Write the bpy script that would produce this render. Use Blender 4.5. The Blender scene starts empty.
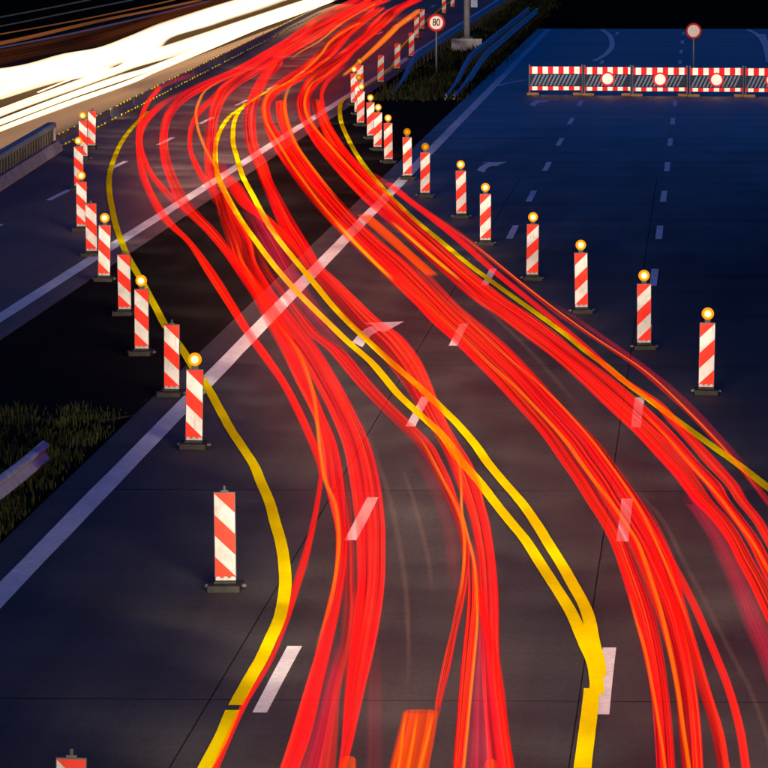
import bpy, bmesh, math, random
from mathutils import Vector, Matrix
random.seed(7)
S = bpy.context.scene
COL = S.collection

# ------------------------------------------------------------------ camera
# World +Y runs along the motorway, camera stands on an overbridge 8.33 m above the road.
FPX = 7040.0                 # focal length in photo pixels (photo 768 x 768)
CAM_H = 8.33
THETA = math.atan(514.0 / FPX)                     # pitch below the horizon
PHI = math.atan(319.0 * math.cos(THETA) / FPX)     # yaw to the left of the road axis
cam_data = bpy.data.cameras.new('camera')
cam_data.sensor_width = 36.0
cam_data.lens = 36.0 * FPX / 768.0
cam_data.clip_start = 1.0
cam_data.clip_end = 6000.0
cam = bpy.data.objects.new('camera', cam_data)
COL.objects.link(cam)
cam.location = (0, 0, CAM_H)
cam.rotation_euler = (math.pi / 2 - THETA, 0, PHI)
S.camera = cam

# ------------------------------------------------------------------ sky, dusk sun, exposure
SUN_EL = math.radians(1.7)
SUN_AZ = math.radians(186.0)        # compass: behind the camera, slightly to the left
world = bpy.data.worlds.new('World')
S.world = world
world.use_nodes = True
wn = world.node_tree.nodes
wn.clear()
wo = wn.new('ShaderNodeOutputWorld')
wb = wn.new('ShaderNodeBackground')
sky = wn.new('ShaderNodeTexSky')
sky.sky_type = 'NISHITA'
sky.sun_disc = False
sky.sun_elevation = SUN_EL
sky.sun_rotation = SUN_AZ
sky.ozone_density = 8.0
sky.air_density = 1.0
sky.dust_density = 0.3
wb.inputs['Strength'].default_value = 0.14
world.node_tree.links.new(sky.outputs[0], wb.inputs['Color'])
world.node_tree.links.new(wb.outputs[0], wo.inputs['Surface'])

sun_data = bpy.data.lights.new('sun', 'SUN')
sun_data.energy = 1.2
sun_data.angle = math.radians(3.0)
sun_data.color = (1.0, 0.86, 0.70)
sun = bpy.data.objects.new('sun', sun_data)
COL.objects.link(sun)
sd = Vector((math.sin(SUN_AZ) * math.cos(SUN_EL), math.cos(SUN_AZ) * math.cos(SUN_EL), math.sin(SUN_EL)))
sun.rotation_euler = sd.to_track_quat('Z', 'Y').to_euler()

S.view_settings.view_transform = 'Standard'
S.view_settings.look = 'None'
EXPO = 1.3                   # stops; lamps and streaks below are given as they show in the picture
S.view_settings.exposure = EXPO
GAIN = 2.0 ** -EXPO
S.view_settings.gamma = 1.0
S.view_settings.use_curve_mapping = False
S.render.engine = 'CYCLES'
S.cycles.use_denoising = True
S.cycles.max_bounces = 3
S.cycles.diffuse_bounces = 1
S.cycles.glossy_bounces = 2
S.cycles.transparent_max_bounces = 96
S.cycles.sample_clamp_indirect = 4.0
S.cycles.use_adaptive_sampling = True
S.cycles.adaptive_threshold = 0.02

HEAD_POWER = 660.0            # watts of one sample of the passing headlights

# ------------------------------------------------------------------ pixel -> place
FWD = Vector((-math.sin(PHI) * math.cos(THETA), math.cos(PHI) * math.cos(THETA), -math.sin(THETA)))
RGT = Vector((math.cos(PHI), math.sin(PHI), 0))
UP = RGT.cross(FWD)
def at(px, py, z=0.0):
    """the point at height z that photo pixel (px, py) looks at"""
    d = FWD * FPX + RGT * (px - 384.0) - UP * (py - 384.0)
    t = (z - CAM_H) / d.z
    return Vector((0, 0, CAM_H)) + d * t
def scale_at(p):
    return FPX / (p - Vector((0, 0, CAM_H))).dot(FWD)
def spline(rows, step):
    """rows [(t, a, b, ...)] sorted by t -> smooth samples every step"""
    n = len(rows)
    m = []
    for i in range(n):
        a = rows[max(0, i - 1)]
        b = rows[min(n - 1, i + 1)]
        dt = (b[0] - a[0]) or 1
        m.append([(b[k] - a[k]) / dt for k in range(1, len(rows[0]))])
    out = []
    for i in range(n - 1):
        r0, r1 = rows[i], rows[i + 1]
        h = r1[0] - r0[0]
        c = max(1, int(math.ceil(abs(h) / step)))
        for j in range(c + (1 if i == n - 2 else 0)):
            u = j / c
            h00 = 2*u**3 - 3*u**2 + 1; h10 = u**3 - 2*u**2 + u
            h01 = -2*u**3 + 3*u**2; h11 = u**3 - u**2
            v = [r0[0] + h * u]
            for k in range(1, len(r0)):
                v.append(h00*r0[k] + h10*h*m[i][k-1] + h01*r1[k] + h11*h*m[i+1][k-1])
            out.append(v)
    return out

# ------------------------------------------------------------------ helpers
def link(o, parent=None):
    COL.objects.link(o)
    if parent is not None:
        o.parent = parent
    return o
def obj(name, mesh, mats=None, parent=None):
    o = bpy.data.objects.new(name, mesh)
    if mats is not None and len(mesh.materials) == 0:
        for m in (mats if isinstance(mats, (list, tuple)) else [mats]):
            mesh.materials.append(m)
    return link(o, parent)
def thing(name, label, cat, loc=(0, 0, 0), rz=0, group=None):
    o = bpy.data.objects.new(name, None)
    o.empty_display_size = 0.2
    link(o)
    o.location = loc
    o.rotation_euler = (0, 0, rz)
    tag(o, label, cat, group)
    return o
def tag(o, label=None, cat=None, group=None, kind=None):
    if label: o['label'] = label
    if cat: o['category'] = cat
    if group: o['group'] = group
    if kind: o['kind'] = kind
    return o
def mesh_from(verts, faces, name='mesh', smooth=False):
    me = bpy.data.meshes.new(name)
    me.from_pydata([tuple(v) for v in verts], [], faces)
    me.update()
    if smooth:
        me.polygons.foreach_set('use_smooth', [True] * len(me.polygons))
    return me
def bm_mesh(bm, name='mesh', smooth=False):
    me = bpy.data.meshes.new(name)
    bm.normal_update()
    bm.to_mesh(me)
    bm.free()
    if smooth:
        me.polygons.foreach_set('use_smooth', [True] * len(me.polygons))
    return me
def add_box(bm, x0, x1, y0, y1, z0, z1, bevel=0.0, mat=0):
    r = bmesh.ops.create_cube(bm, size=1.0)
    vs = r['verts']
    bmesh.ops.transform(bm, matrix=Matrix.Translation(((x0+x1)/2, (y0+y1)/2, (z0+z1)/2)) @ Matrix.Diagonal((x1-x0, y1-y0, z1-z0, 1)), verts=vs)
    fs = set(f for v in vs for f in v.link_faces)
    if bevel > 0:
        es = list(set(e for v in vs for e in v.link_edges))
        r2 = bmesh.ops.bevel(bm, geom=es, offset=bevel, segments=2, affect='EDGES', profile=0.6)
        fs = set(r2['faces']) | set(f for f in fs if f.is_valid)
    for f in fs:
        if f.is_valid: f.material_index = mat
def add_cyl(bm, c, r, h, axis='Z', seg=20, r2=None, mat=0):
    m = Matrix.Translation(c)
    if axis == 'Y': m = m @ Matrix.Rotation(math.pi/2, 4, 'X')
    if axis == 'X': m = m @ Matrix.Rotation(math.pi/2, 4, 'Y')
    res = bmesh.ops.create_cone(bm, cap_ends=True, segments=seg, radius1=r, radius2=r if r2 is None else r2, depth=h, matrix=m)
    for f in set(f for v in res['verts'] for f in v.link_faces): f.material_index = mat
def sheet(pts, z, name='sheet'):
    return mesh_from([(p[0], p[1], z) for p in pts], [list(range(len(pts)))], name)
def slab(pts, z0, z1, name='slab'):
    n = len(pts)
    v = [(p[0], p[1], z1) for p in pts] + [(p[0], p[1], z0) for p in pts]
    f = [list(range(n))] + [[i, i + n, (i + 1) % n + n, (i + 1) % n] for i in range(n)]
    me = mesh_from(v, f, name)
    bm = bmesh.new(); bm.from_mesh(me); bmesh.ops.recalc_face_normals(bm, faces=bm.faces); bm.to_mesh(me); bm.free()
    return me

# ------------------------------------------------------------------ materials
class NT:
    def __init__(s, name):
        s.m = bpy.data.materials.new(name); s.m.use_nodes = True
        s.t = s.m.node_tree; s.n = s.t.nodes; s.n.clear()
        s.out = s.n.new('ShaderNodeOutputMaterial')
    def new(s, typ, **kw):
        d = s.n.new(typ)
        for k, v in kw.items(): setattr(d, k, v)
        return d
    def link(s, a, b): s.t.links.new(a, b)
    def val(s, sock, v):
        if hasattr(v, 'links') or hasattr(v, 'is_linked'): s.link(v, sock)
        else: sock.default_value = v
    def math(s, op, a, b=0.0, c=0.0, clamp=False):
        d = s.new('ShaderNodeMath', operation=op, use_clamp=clamp)
        s.val(d.inputs[0], a); s.val(d.inputs[1], b); s.val(d.inputs[2], c)
        return d.outputs[0]
    def mix(s, fac, a, b, blend='MIX'):
        d = s.new('ShaderNodeMix', data_type='RGBA', blend_type=blend)
        s.val(d.inputs[0], fac); s.val(d.inputs[6], a); s.val(d.inputs[7], b)
        return d.outputs[2]
    def noise(s, vec, scale, detail=3, rough=0.55):
        d = s.new('ShaderNodeTexNoise'); s.link(vec, d.inputs['Vector'])
        d.inputs['Scale'].default_value = scale; d.inputs['Detail'].default_value = detail; d.inputs['Roughness'].default_value = rough
        return d.outputs['Fac']
    def stretch(s, vec, sc):
        d = s.new('ShaderNodeMapping'); s.link(vec, d.inputs['Vector']); d.inputs['Scale'].default_value = sc
        return d.outputs[0]
    def ramp(s, fac, lo, hi, a=0.0, b=1.0):
        d = s.new('ShaderNodeMapRange'); s.val(d.inputs[0], fac)
        d.inputs[1].default_value = lo; d.inputs[2].default_value = hi; d.inputs[3].default_value = a; d.inputs[4].default_value = b
        return d.outputs[0]
    def bsdf(s, col, rough=0.6, metal=0.0, spec=0.5, bump=None, bump_s=0.2, bump_d=0.01):
        d = s.new('ShaderNodeBsdfPrincipled')
        s.val(d.inputs['Base Color'], col); s.val(d.inputs['Roughness'], rough); s.val(d.inputs['Metallic'], metal)
        d.inputs['Specular IOR Level'].default_value = spec
        if bump is not None:
            b = s.new('ShaderNodeBump'); b.inputs['Strength'].default_value = bump_s; b.inputs['Distance'].default_value = bump_d
            s.link(bump, b.inputs['Height']); s.link(b.outputs[0], d.inputs['Normal'])
        s.link(d.outputs[0], s.out.inputs['Surface'])
        return d
def c4(r, g, b): return (r, g, b, 1.0)
def pos(t):
    g = t.new('ShaderNodeNewGeometry'); return g.outputs['Position']
def ocoord(t):
    g = t.new('ShaderNodeTexCoord'); return g.outputs['Object']

def mat_road(name, c_lo, c_hi, spec=0.25, rough=0.75, broom=1.0, track=1.0, polish=None):
    t = NT(name); p = pos(t)
    fine = t.noise(t.stretch(p, (16, 3.2, 1)), 1.0, 4, 0.85)
    patch = t.noise(t.stretch(p, (0.5, 0.06, 1)), 1.0, 4, 0.6)
    brm = t.noise(t.stretch(p, (0.5, 2.1, 1)), 1.0, 4, 0.8)         # transverse broom finish
    trk = t.noise(t.stretch(p, (1.7, 0.012, 1)), 1.0, 3, 0.55)       # wheel tracks, along the road
    k = t.math('MULTIPLY', t.math('SUBTRACT', patch, 0.5), 0.9)
    k = t.math('ADD', k, t.math('MULTIPLY', t.math('SUBTRACT', brm, 0.5), 0.75 * broom))
    k = t.math('ADD', k, t.math('MULTIPLY', t.math('SUBTRACT', trk, 0.5), 1.0 * track))
    k = t.math('ADD', k, t.math('MULTIPLY', t.math('SUBTRACT', fine, 0.5), 1.3))
    k = t.math('ADD', k, 0.5, clamp=True)
    spots = t.ramp(t.noise(p, 7.0, 2, 0.5), 0.70, 0.76)
    col = t.mix(k, c4(*c_lo), c4(*c_hi))
    col = t.mix(t.math('MULTIPLY', spots, 0.35), col, c4(0.02, 0.018, 0.017))
    if polish:          # unlit shade of the closed lanes put into the colour, polished smooth beyond the crossover
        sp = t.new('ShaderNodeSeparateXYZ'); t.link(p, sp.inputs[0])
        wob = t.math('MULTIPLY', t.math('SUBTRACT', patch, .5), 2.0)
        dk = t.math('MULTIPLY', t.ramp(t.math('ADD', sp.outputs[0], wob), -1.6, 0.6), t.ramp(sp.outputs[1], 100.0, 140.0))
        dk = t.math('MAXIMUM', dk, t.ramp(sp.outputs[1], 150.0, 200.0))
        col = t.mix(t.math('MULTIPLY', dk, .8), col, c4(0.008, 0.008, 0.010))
    d = t.bsdf(col, rough, 0, spec, fine, 0.5, 0.006)
    if polish:
        g = t.ramp(t.math('ADD', sp.outputs[1], t.math('MULTIPLY', t.math('SUBTRACT', patch, .5), 60.0)), polish[0], polish[1], 0.0, 1.0)
        bands = t.noise(t.stretch(p, (0.10, 0.30, 1)), 1.0, 4, 0.7)          # patches and paver bands
        t.link(t.math('MULTIPLY', t.ramp(g, 0, 1, 0.06, spec), t.ramp(bands, 0.32, 0.68, 0.45, 1.5)), d.inputs['Specular IOR Level'])
        t.link(t.ramp(g, 0, 1, 0.75, rough), d.inputs['Roughness'])
    return t.m
def mat_paint(name, col, worn, wear=0.5, rough=0.6):
    t = NT(name); p = pos(t)
    n1 = t.noise(p, 9.0, 4, 0.65)
    n2 = t.noise(t.stretch(p, (3, 0.6, 1)), 1.0, 3, 0.6)
    n3 = t.noise(p, 60.0, 2, 0.6)
    w = t.math('ADD', t.math('MULTIPLY', n1, 0.5), t.math('ADD', t.math('MULTIPLY', n2, 0.35), t.math('MULTIPLY', n3, 0.3)))
    f = t.ramp(w, 0.50, 0.80, 0.0, wear)
    t.bsdf(t.mix(f, c4(*col), c4(*worn)), rough, 0, 0.0, n3, 0.25, 0.004)
    return t.m
def mat_plain(name, col, rough=0.6, metal=0.0, var=0.25, sc=6.0, spec=0.4, dirt=None):
    t = NT(name); p = ocoord(t)
    n = t.noise(p, sc, 4, 0.6)
    lo = tuple(c * (1 - var) for c in col); hi = tuple(min(1, c * (1 + var)) for c in col)
    k = t.mix(t.ramp(n, 0.3, 0.7), c4(*lo), c4(*hi))
    if dirt:
        d = t.ramp(t.noise(p, sc * 2.3, 4, 0.7), 0.52, 0.72, 0.0, 0.5)
        k = t.mix(d, k, c4(*dirt))
    t.bsdf(k, rough, metal, spec, n, 0.15, 0.004)
    return t.m
def mat_glow(name, col, strength, streak=0.45, freq=5.0, soft=0.6, along=0.05, clear=0.74):
    """light left in the air by a passing lamp: adds its glow to what lies behind and veils it a little"""
    t = NT(name)
    uv = t.new('ShaderNodeUVMap'); uv.uv_map = 'trail'
    sp = t.new('ShaderNodeSeparateXYZ'); t.link(uv.outputs[0], sp.inputs[0])
    at_ = t.new('ShaderNodeAttribute'); at_.attribute_name = 'fade'
    fade = at_.outputs['Fac']
    v = t.math('SUBTRACT', sp.outputs[1], 0.5)
    av = t.math('MULTIPLY', t.math('ABSOLUTE', v), 2.0)
    edge = t.ramp(av, soft, 1.0, 1.0, 0.10)
    def band(fr, al, det):
        cv = t.new('ShaderNodeCombineXYZ')
        t.link(t.math('MULTIPLY', sp.outputs[0], al), cv.inputs[0]); t.link(t.math('MULTIPLY', v, fr), cv.inputs[1])
        t.link(t.math('MULTIPLY', sp.outputs[0], al * .37), cv.inputs[2])
        return t.noise(cv.outputs[0], 1.0, det, 0.6)
    n1 = band(freq * 1.3, along * .5, 1)
    n2 = band(freq * 5.0, along * .6, 0)
    f = t.math('MULTIPLY', t.ramp(n1, 0.36, 0.56, 1.0 - streak, 1.0 + 0.2 * streak), t.ramp(n2, 0.32, 0.58, 1.0 - .7 * streak, 1.1))
    st = t.math('MULTIPLY', t.math('MULTIPLY', t.math('MULTIPLY', edge, f), fade), strength * 0.5 * GAIN)
    hot = (col[0], col[1] + 0.10 * streak, col[2])
    cc = t.mix(t.ramp(n2, 0.60, 0.76), c4(*col), c4(*hot))
    em = t.new('ShaderNodeEmission'); t.link(cc, em.inputs[0]); t.link(st, em.inputs[1])
    tr = t.new('ShaderNodeBsdfTransparent')
    veil = t.math('MULTIPLY', edge, fade)
    t.link(t.mix(veil, c4(1, 1, 1), c4(clear + .1, clear, clear)), tr.inputs[0])
    ad = t.new('ShaderNodeAddShader'); t.link(em.outputs[0], ad.inputs[0]); t.link(tr.outputs[0], ad.inputs[1])
    t.link(ad.outputs[0], t.out.inputs['Surface'])
    t.m.cycles.emission_sampling = 'NONE'
    return t.m
def mat_lamp(name, core, rim, s_core, s_rim):
    t = NT(name)
    sp = t.new('ShaderNodeSeparateXYZ'); t.link(ocoord(t), sp.inputs[0])
    dz = t.math('SUBTRACT', sp.outputs[2], 1.285)
    r = t.math('SQRT', t.math('ADD', t.math('MULTIPLY', sp.outputs[0], sp.outputs[0]), t.math('MULTIPLY', dz, dz)))
    f = t.ramp(r, .018, .066)
    em = t.new('ShaderNodeEmission'); t.link(t.mix(f, c4(*core), c4(*rim)), em.inputs[0])
    t.link(t.ramp(f, 0, 1, s_core * GAIN, s_rim * GAIN), em.inputs[1])
    t.link(em.outputs[0], t.out.inputs['Surface'])
    return t.m

M = {}
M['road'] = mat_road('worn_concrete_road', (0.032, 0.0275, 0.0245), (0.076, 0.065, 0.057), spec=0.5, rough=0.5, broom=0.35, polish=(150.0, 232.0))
M['road_left'] = mat_road('asphalt_left', (0.085, 0.050, 0.040), (0.150, 0.092, 0.075), broom=0.4, spec=0.12)
M['fresh'] = mat_road('fresh_asphalt', (0.011, 0.008, 0.0075), (0.025, 0.019, 0.017), broom=0.6, track=0.6, spec=0.0)
M['road_far'] = mat_road('asphalt_oncoming', (0.030, 0.022, 0.014), (0.060, 0.044, 0.030), spec=0.0, broom=0.2)
M['lit_verge_strip'] = mat_road('tan_lit_asphalt', (0.15, 0.095, 0.055), (0.26, 0.17, 0.10), spec=0.05, broom=0.2, track=1.4)  # asphalt verge, headlight brightness put into the pale tan colour
M['ground'] = mat_plain('dark_soil', (0.008, 0.008, 0.007), 0.95, 0, 0.4, 0.6, 0.0)
M['soil'] = mat_plain('verge_soil', (0.012, 0.012, 0.007), 0.95, 0, 0.5, 1.5, 0.0)
M['white'] = mat_paint('white_road_paint', (0.80, 0.78, 0.74), (0.34, 0.31, 0.28), 0.70)
M['yellow'] = mat_paint('yellow_tape', (1.0, 0.80, 0.0), (0.75, 0.48, 0.008), 0.35)
M['yellow_dull'] = mat_paint('yellow_reflector', (0.50, 0.36, 0.0), (0.25, 0.16, 0.01), 0.5)
M['joint'] = mat_plain('joint_sealant', (0.016, 0.014, 0.013), 0.95, 0, 0.3, 3.0, 0.0)
def mat_sheet(name, col, dirty):
    t = NT(name)
    oi = t.new('ShaderNodeObjectInfo')
    ad = t.new('ShaderNodeVectorMath', operation='ADD'); t.link(ocoord(t), ad.inputs[0])
    cb = t.new('ShaderNodeCombineXYZ'); t.link(t.math('MULTIPLY', oi.outputs['Random'], 37.0), cb.inputs[0]); t.link(t.math('MULTIPLY', oi.outputs['Random'], 61.0), cb.inputs[2]); t.link(cb.outputs[0], ad.inputs[1])
    p = ad.outputs[0]
    n = t.noise(p, 5.0, 4, 0.65); n2 = t.noise(t.stretch(p, (22, 22, 3.5)), 1.0, 3, 0.6)
    k = t.mix(t.ramp(n, 0.45, 0.70, 0.0, 0.7), c4(*col), c4(*dirty))
    k = t.mix(t.ramp(n2, 0.58, 0.74, 0.0, 0.5), k, c4(*[c * .55 for c in dirty]))
    k = t.mix(t.math('MULTIPLY', oi.outputs['Random'], .35), k, c4(*[c * .6 for c in col]))
    t.bsdf(k, 0.6, 0, 0.06)
    return t.m
M['sheet_white'] = mat_sheet('reflective_white', (0.27, 0.25, 0.23), (0.165, 0.14, 0.115))
M['sheet_white_dimmed'] = mat_sheet('dimmed_white', (0.15, 0.137, 0.125), (0.095, 0.08, 0.065))  # darker copies for the two nearest left beacons, offsetting strong headlights in the colour
M['sheet_red_dimmed'] = mat_sheet('dimmed_red', (0.21, 0.009, 0.003), (0.15, 0.016, 0.004))
M['sheet_red'] = mat_sheet('reflective_red', (0.36, 0.008, 0.003), (0.27, 0.022, 0.006))
M['plastic'] = mat_plain('dark_plastic', (0.016, 0.015, 0.015), 0.6, 0, 0.3, 8.0, 0.15)
M['rubber'] = mat_plain('recycled_rubber', (0.009, 0.008, 0.007), 0.85, 0, 0.35, 14.0, 0.1)
M['greypl'] = mat_plain('grey_plastic', (0.10, 0.095, 0.09), 0.6, 0, 0.2, 8.0)
M['lamp_hot'] = mat_lamp('lamp_lit', (1.0, 0.66, 0.24), (1.0, 0.27, 0.003), 7.0, 1.5)
M['lamp_dim'] = mat_lamp('lamp_dim', (1.0, 0.46, 0.02), (1.0, 0.30, 0.0), 1.15, 0.6)
M['steel'] = mat_plain('galvanised_steel', (0.40, 0.40, 0.42), 0.6, 0.15, 0.3, 3.0, 0.3, (0.12, 0.11, 0.10))
M['darksteel'] = mat_plain('old_steel', (0.05, 0.05, 0.055), 0.6, 0.2, 0.3, 3.0)
M['concrete'] = mat_plain('barrier_concrete', (0.22, 0.20, 0.19), 0.8, 0, 0.3, 2.5, 0.3, (0.10, 0.09, 0.08))
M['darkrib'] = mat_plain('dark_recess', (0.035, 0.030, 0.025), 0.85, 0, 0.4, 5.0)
M['ribconcrete'] = mat_plain('dark_rib_concrete', (0.055, 0.046, 0.036), 0.85, 0, 0.4, 5.0, 0.1)  # ribs, darker than the toe and cap
M['mast'] = mat_plain('mast_paint', (0.06, 0.055, 0.06), 0.7, 0.0, 0.2, 2.0, 0.2)
M['board_white'] = mat_plain('board_white', (0.86, 0.80, 0.66), 0.55, 0, 0.06, 5.0, 0.1)
M['board_red'] = mat_plain('board_red', (0.72, 0.012, 0.014), 0.55, 0, 0.15, 5.0, 0.05)
M['foot'] = mat_plain('foot_orange', (0.20, 0.09, 0.03), 0.8, 0, 0.3, 5.0)
M['signface'] = mat_plain('sign_white', (0.42, 0.34, 0.30), 0.7, 0, 0.08, 3.0, 0.0, (0.30, 0.22, 0.19))
M['signred'] = mat_plain('sign_red', (0.24, 0.010, 0.009), 0.7, 0, 0.12, 4.0, 0.0)
M['signblack'] = mat_plain('sign_black', (0.010, 0.010, 0.010), 0.8, 0, 0.2, 4.0, 0.0)
M['navy'] = mat_plain('navy_board', (0.010, 0.014, 0.030), 0.6, 0, 0.3, 4.0, 0.1)
M['greybar'] = mat_plain('grey_bar', (0.12, 0.135, 0.19), 0.6, 0, 0.2, 4.0, 0.1)

def mat_grass():
    t = NT('grass_blades'); p = pos(t)
    n = t.noise(p, 0.9, 3, 0.6)
    col = t.mix(t.ramp(n, 0.35, 0.65), c4(0.003, 0.0045, 0.0015), c4(0.020, 0.020, 0.005))
    t.bsdf(col, 0.7, 0, 0.05)
    return t.m
M['grass'] = mat_grass()
RED = (1.0, 0.001, 0.003)
M['red'] = mat_glow('glow_red', RED, 1.75, 0.82, 5.0, 0.75, clear=.46)
M['redclear'] = mat_glow('glow_red_clear', RED, 1.55, 0.80, 5.0, 0.75, clear=.60)
M['redsoft'] = mat_glow('glow_red_soft', RED, 0.75, 0.8, 6.0, 0.35, clear=.75)
M['redline'] = mat_glow('glow_red_line', (1.0, 0.006, 0.002), 1.5, 0.35, 2.5, 0.5, clear=.55)
M['crimson'] = mat_glow('glow_crimson', (1.0, 0.0, 0.06), 0.50, 0.7, 6.0, 0.25, clear=.9)
M['crimson_dim'] = mat_glow('glow_crimson_dim', (1.0, 0.02, 0.09), 0.11, 0.6, 8.0, 0.2, clear=.97)
M['orange'] = mat_glow('glow_orange', (1.0, 0.18, 0.0), 1.3, 0.25, 3.0, 0.3)
M['orangebar'] = mat_glow('glow_orange_bar', (1.0, 0.065, 0.0), 1.25, 0.35, 6.0, 0.8, clear=.5)
M['amber'] = mat_glow('glow_amber', (1.0, 0.48, 0.0), 1.2, 0.2, 2.0, 0.3)
M['beige'] = mat_glow('glow_beige', (1.0, 0.62, 0.36), 0.06, 0.6, 2.0, 0.1, clear=1.0)
M['whiteglow'] = mat_glow('glow_white', (1.0, 0.74, 0.46), 3.5, 0.60, 4.0, 0.60, 0.012)
M['brown'] = mat_glow('glow_brown', (1.0, 0.22, 0.03), 0.09, 0.9, 6.0, 0.2, 0.03, clear=.7)
M['rust'] = mat_glow('glow_rust', (1.0, 0.30, 0.08), 0.38, 0.5, 3.0, 0.3)
M['violet'] = mat_glow('glow_violet', (0.62, 0.42, 1.0), 0.16, 0.5, 3.0, 0.3)
M['greyglow'] = mat_glow('glow_grey', (0.7, 0.66, 0.8), 0.09, 0.5, 3.0, 0.3)

# ------------------------------------------------------------------ the ground and the roads
EDGE_R, EDGE_M, EDGE_L = -8.68, -12.45, -19.35
Y_END = 371.0
def struct(name, me, mat, parent=None):
    o = obj(name, me, mat, parent)
    if parent is None: o['kind'] = 'structure'
    return o
struct('ground', sheet([(-900, -60), (900, -60), (900, 3000), (-900, 3000)], -0.09), M['ground'])
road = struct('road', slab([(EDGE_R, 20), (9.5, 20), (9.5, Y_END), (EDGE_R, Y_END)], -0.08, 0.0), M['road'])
left_road = struct('road', slab([(EDGE_L, 20), (EDGE_M, 20), (EDGE_M, 640), (EDGE_L, 640)], -0.08, 0.0), M['road_left'])
# the crossover paved through the median, ragged at both ends
def ragged(y0, n, amp, x0, x1):
    return [(x0 + (x1 - x0) * i / n, y0 + random.uniform(-amp, amp)) for i in range(n + 1)]
cross_poly = ragged(107.5, 9, 1.2, EDGE_M, EDGE_R) + ragged(256, 9, 1.5, EDGE_M, EDGE_R)[::-1]
struct('crossover_pavement', slab(cross_poly, -0.08, -0.002), M['fresh'])
struct('lit_verge_strip', slab([(-22.7, 20), (EDGE_L - 0.002, 20), (EDGE_L - 0.002, 640), (-22.7, 640)], -0.08, -0.003), M['lit_verge_strip'])
struct('road', slab([(-33.0, 20), (-22.702, 20), (-22.702, 640), (-33.0, 640)], -0.08, -0.003), M['road_far'])
struct('median_verge', sheet([(EDGE_M, 30), (EDGE_R, 30), (EDGE_R, 108), (EDGE_M, 108)], -0.03), M['soil'])
struct('median_verge', sheet([(EDGE_M, 255), (EDGE_R, 255), (EDGE_R, 640), (EDGE_M, 640)], -0.03), M['soil'])

# sealed joints between the lanes
for X in (-4.93, -1.22):
    obj('lane_joint', sheet([(X - .007, 40), (X + .007, 40), (X + .007, 190), (X - .007, 190)], 0.003), M['joint'], road)
# transverse joints every 24 m
for k in range(3):
    y = 70.3 + 24 * k
    obj('cross_joint', sheet([(EDGE_R + .3, y - .02), (2.5, y - .02), (2.5, y + .02), (EDGE_R + .3, y + .02)], 0.0032), M['joint'], road)

# white lines: edge lines are 0.30 m, lane dashes 0.15 m x 6 m every 18 m
def strip(name, X, y0, y1, w, parent, z=0.006):
    n = max(1, int((y1 - y0) / 3))
    v = []
    for i in range(n + 1):
        y = y0 + (y1 - y0) * i / n
        v += [(X - w/2 + random.uniform(-.006, .006), y, z), (X + w/2 + random.uniform(-.006, .006), y, z)]
    f = [[2*i, 2*i+1, 2*i+3, 2*i+2] for i in range(n)]
    return obj(name, mesh_from(v, f, name), M['white'], parent)
strip('edge_line', -8.06, 40, Y_END - 1, 0.30, road)
strip('edge_line', -13.07, 40, 600, 0.30, left_road)
strip('edge_line', 3.05, 40, Y_END - 12, 0.30, road)
for X, par, ymax in ((-4.36, road, Y_END), (-0.975, road, Y_END), (-16.5, left_road, 520)):
    y = 51.2
    while y + 6 < ymax:
        if not (X == -16.5 and y < 100):
            strip('lane_dash', X, y, y + 6, 0.15, par)
        y += 18
# bent merge arrows
arrow = [(352, 342.5), (362.5, 347.5), (367, 340), (372, 335), (379, 331.2), (385, 332.2), (404, 321.7), (364.5, 323.2), (374, 325.8), (366, 328.5), (359, 334)]
aw = [at(*p) for p in arrow]
a0 = at(378, 334)
for (px, py) in ((378, 334), (492, 167), (541, 103)):
    c = at(px, py)
    obj('lane_arrow', sheet([(c.x + q.x - a0.x, c.y + q.y - a0.y) for q in aw], 0.0062), M['white'], road)
def ribbon_px(pts, w, z, step=6):
    """constant-width painted ribbon through photo pixels, laid on the road"""
    rows, t = [], 0.0
    for i, p in enumerate(pts):
        if i: t += math.dist(p, pts[i-1])
        rows.append((t, p[0], p[1]))
    P = [at(r[1], r[2], z) for r in spline(rows, step)]
    v, f = [], []
    for i, p in enumerate(P):
        d = (P[min(i+1, len(P)-1)] - P[max(i-1, 0)]); d.z = 0; d.normalize()
        nrm = Vector((d.y, -d.x, 0))
        jw = w/2 * random.uniform(.98, 1.02)
        v += [p - nrm * jw, p + nrm * jw]
    f = [[2*i, 2*i+1, 2*i+3, 2*i+2] for i in range(len(P) - 1)]
    return mesh_from(v, f, 'ribbon')
obj('curved_line', ribbon_px([(602, 29.5), (610, 36), (612, 46), (606, 54), (594, 61)], 0.25, 0.0064, 2), M['white'], road)
obj('curved_line', ribbon_px([(748, 29.5), (758, 35), (764, 43), (767, 52), (769, 62)], 0.25, 0.0066, 2), M['white'], road)
obj('curved_line', ribbon_px([(497, 86), (510, 82.5), (526, 80)], 0.15, 0.0066, 2), M['white'], road)

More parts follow.
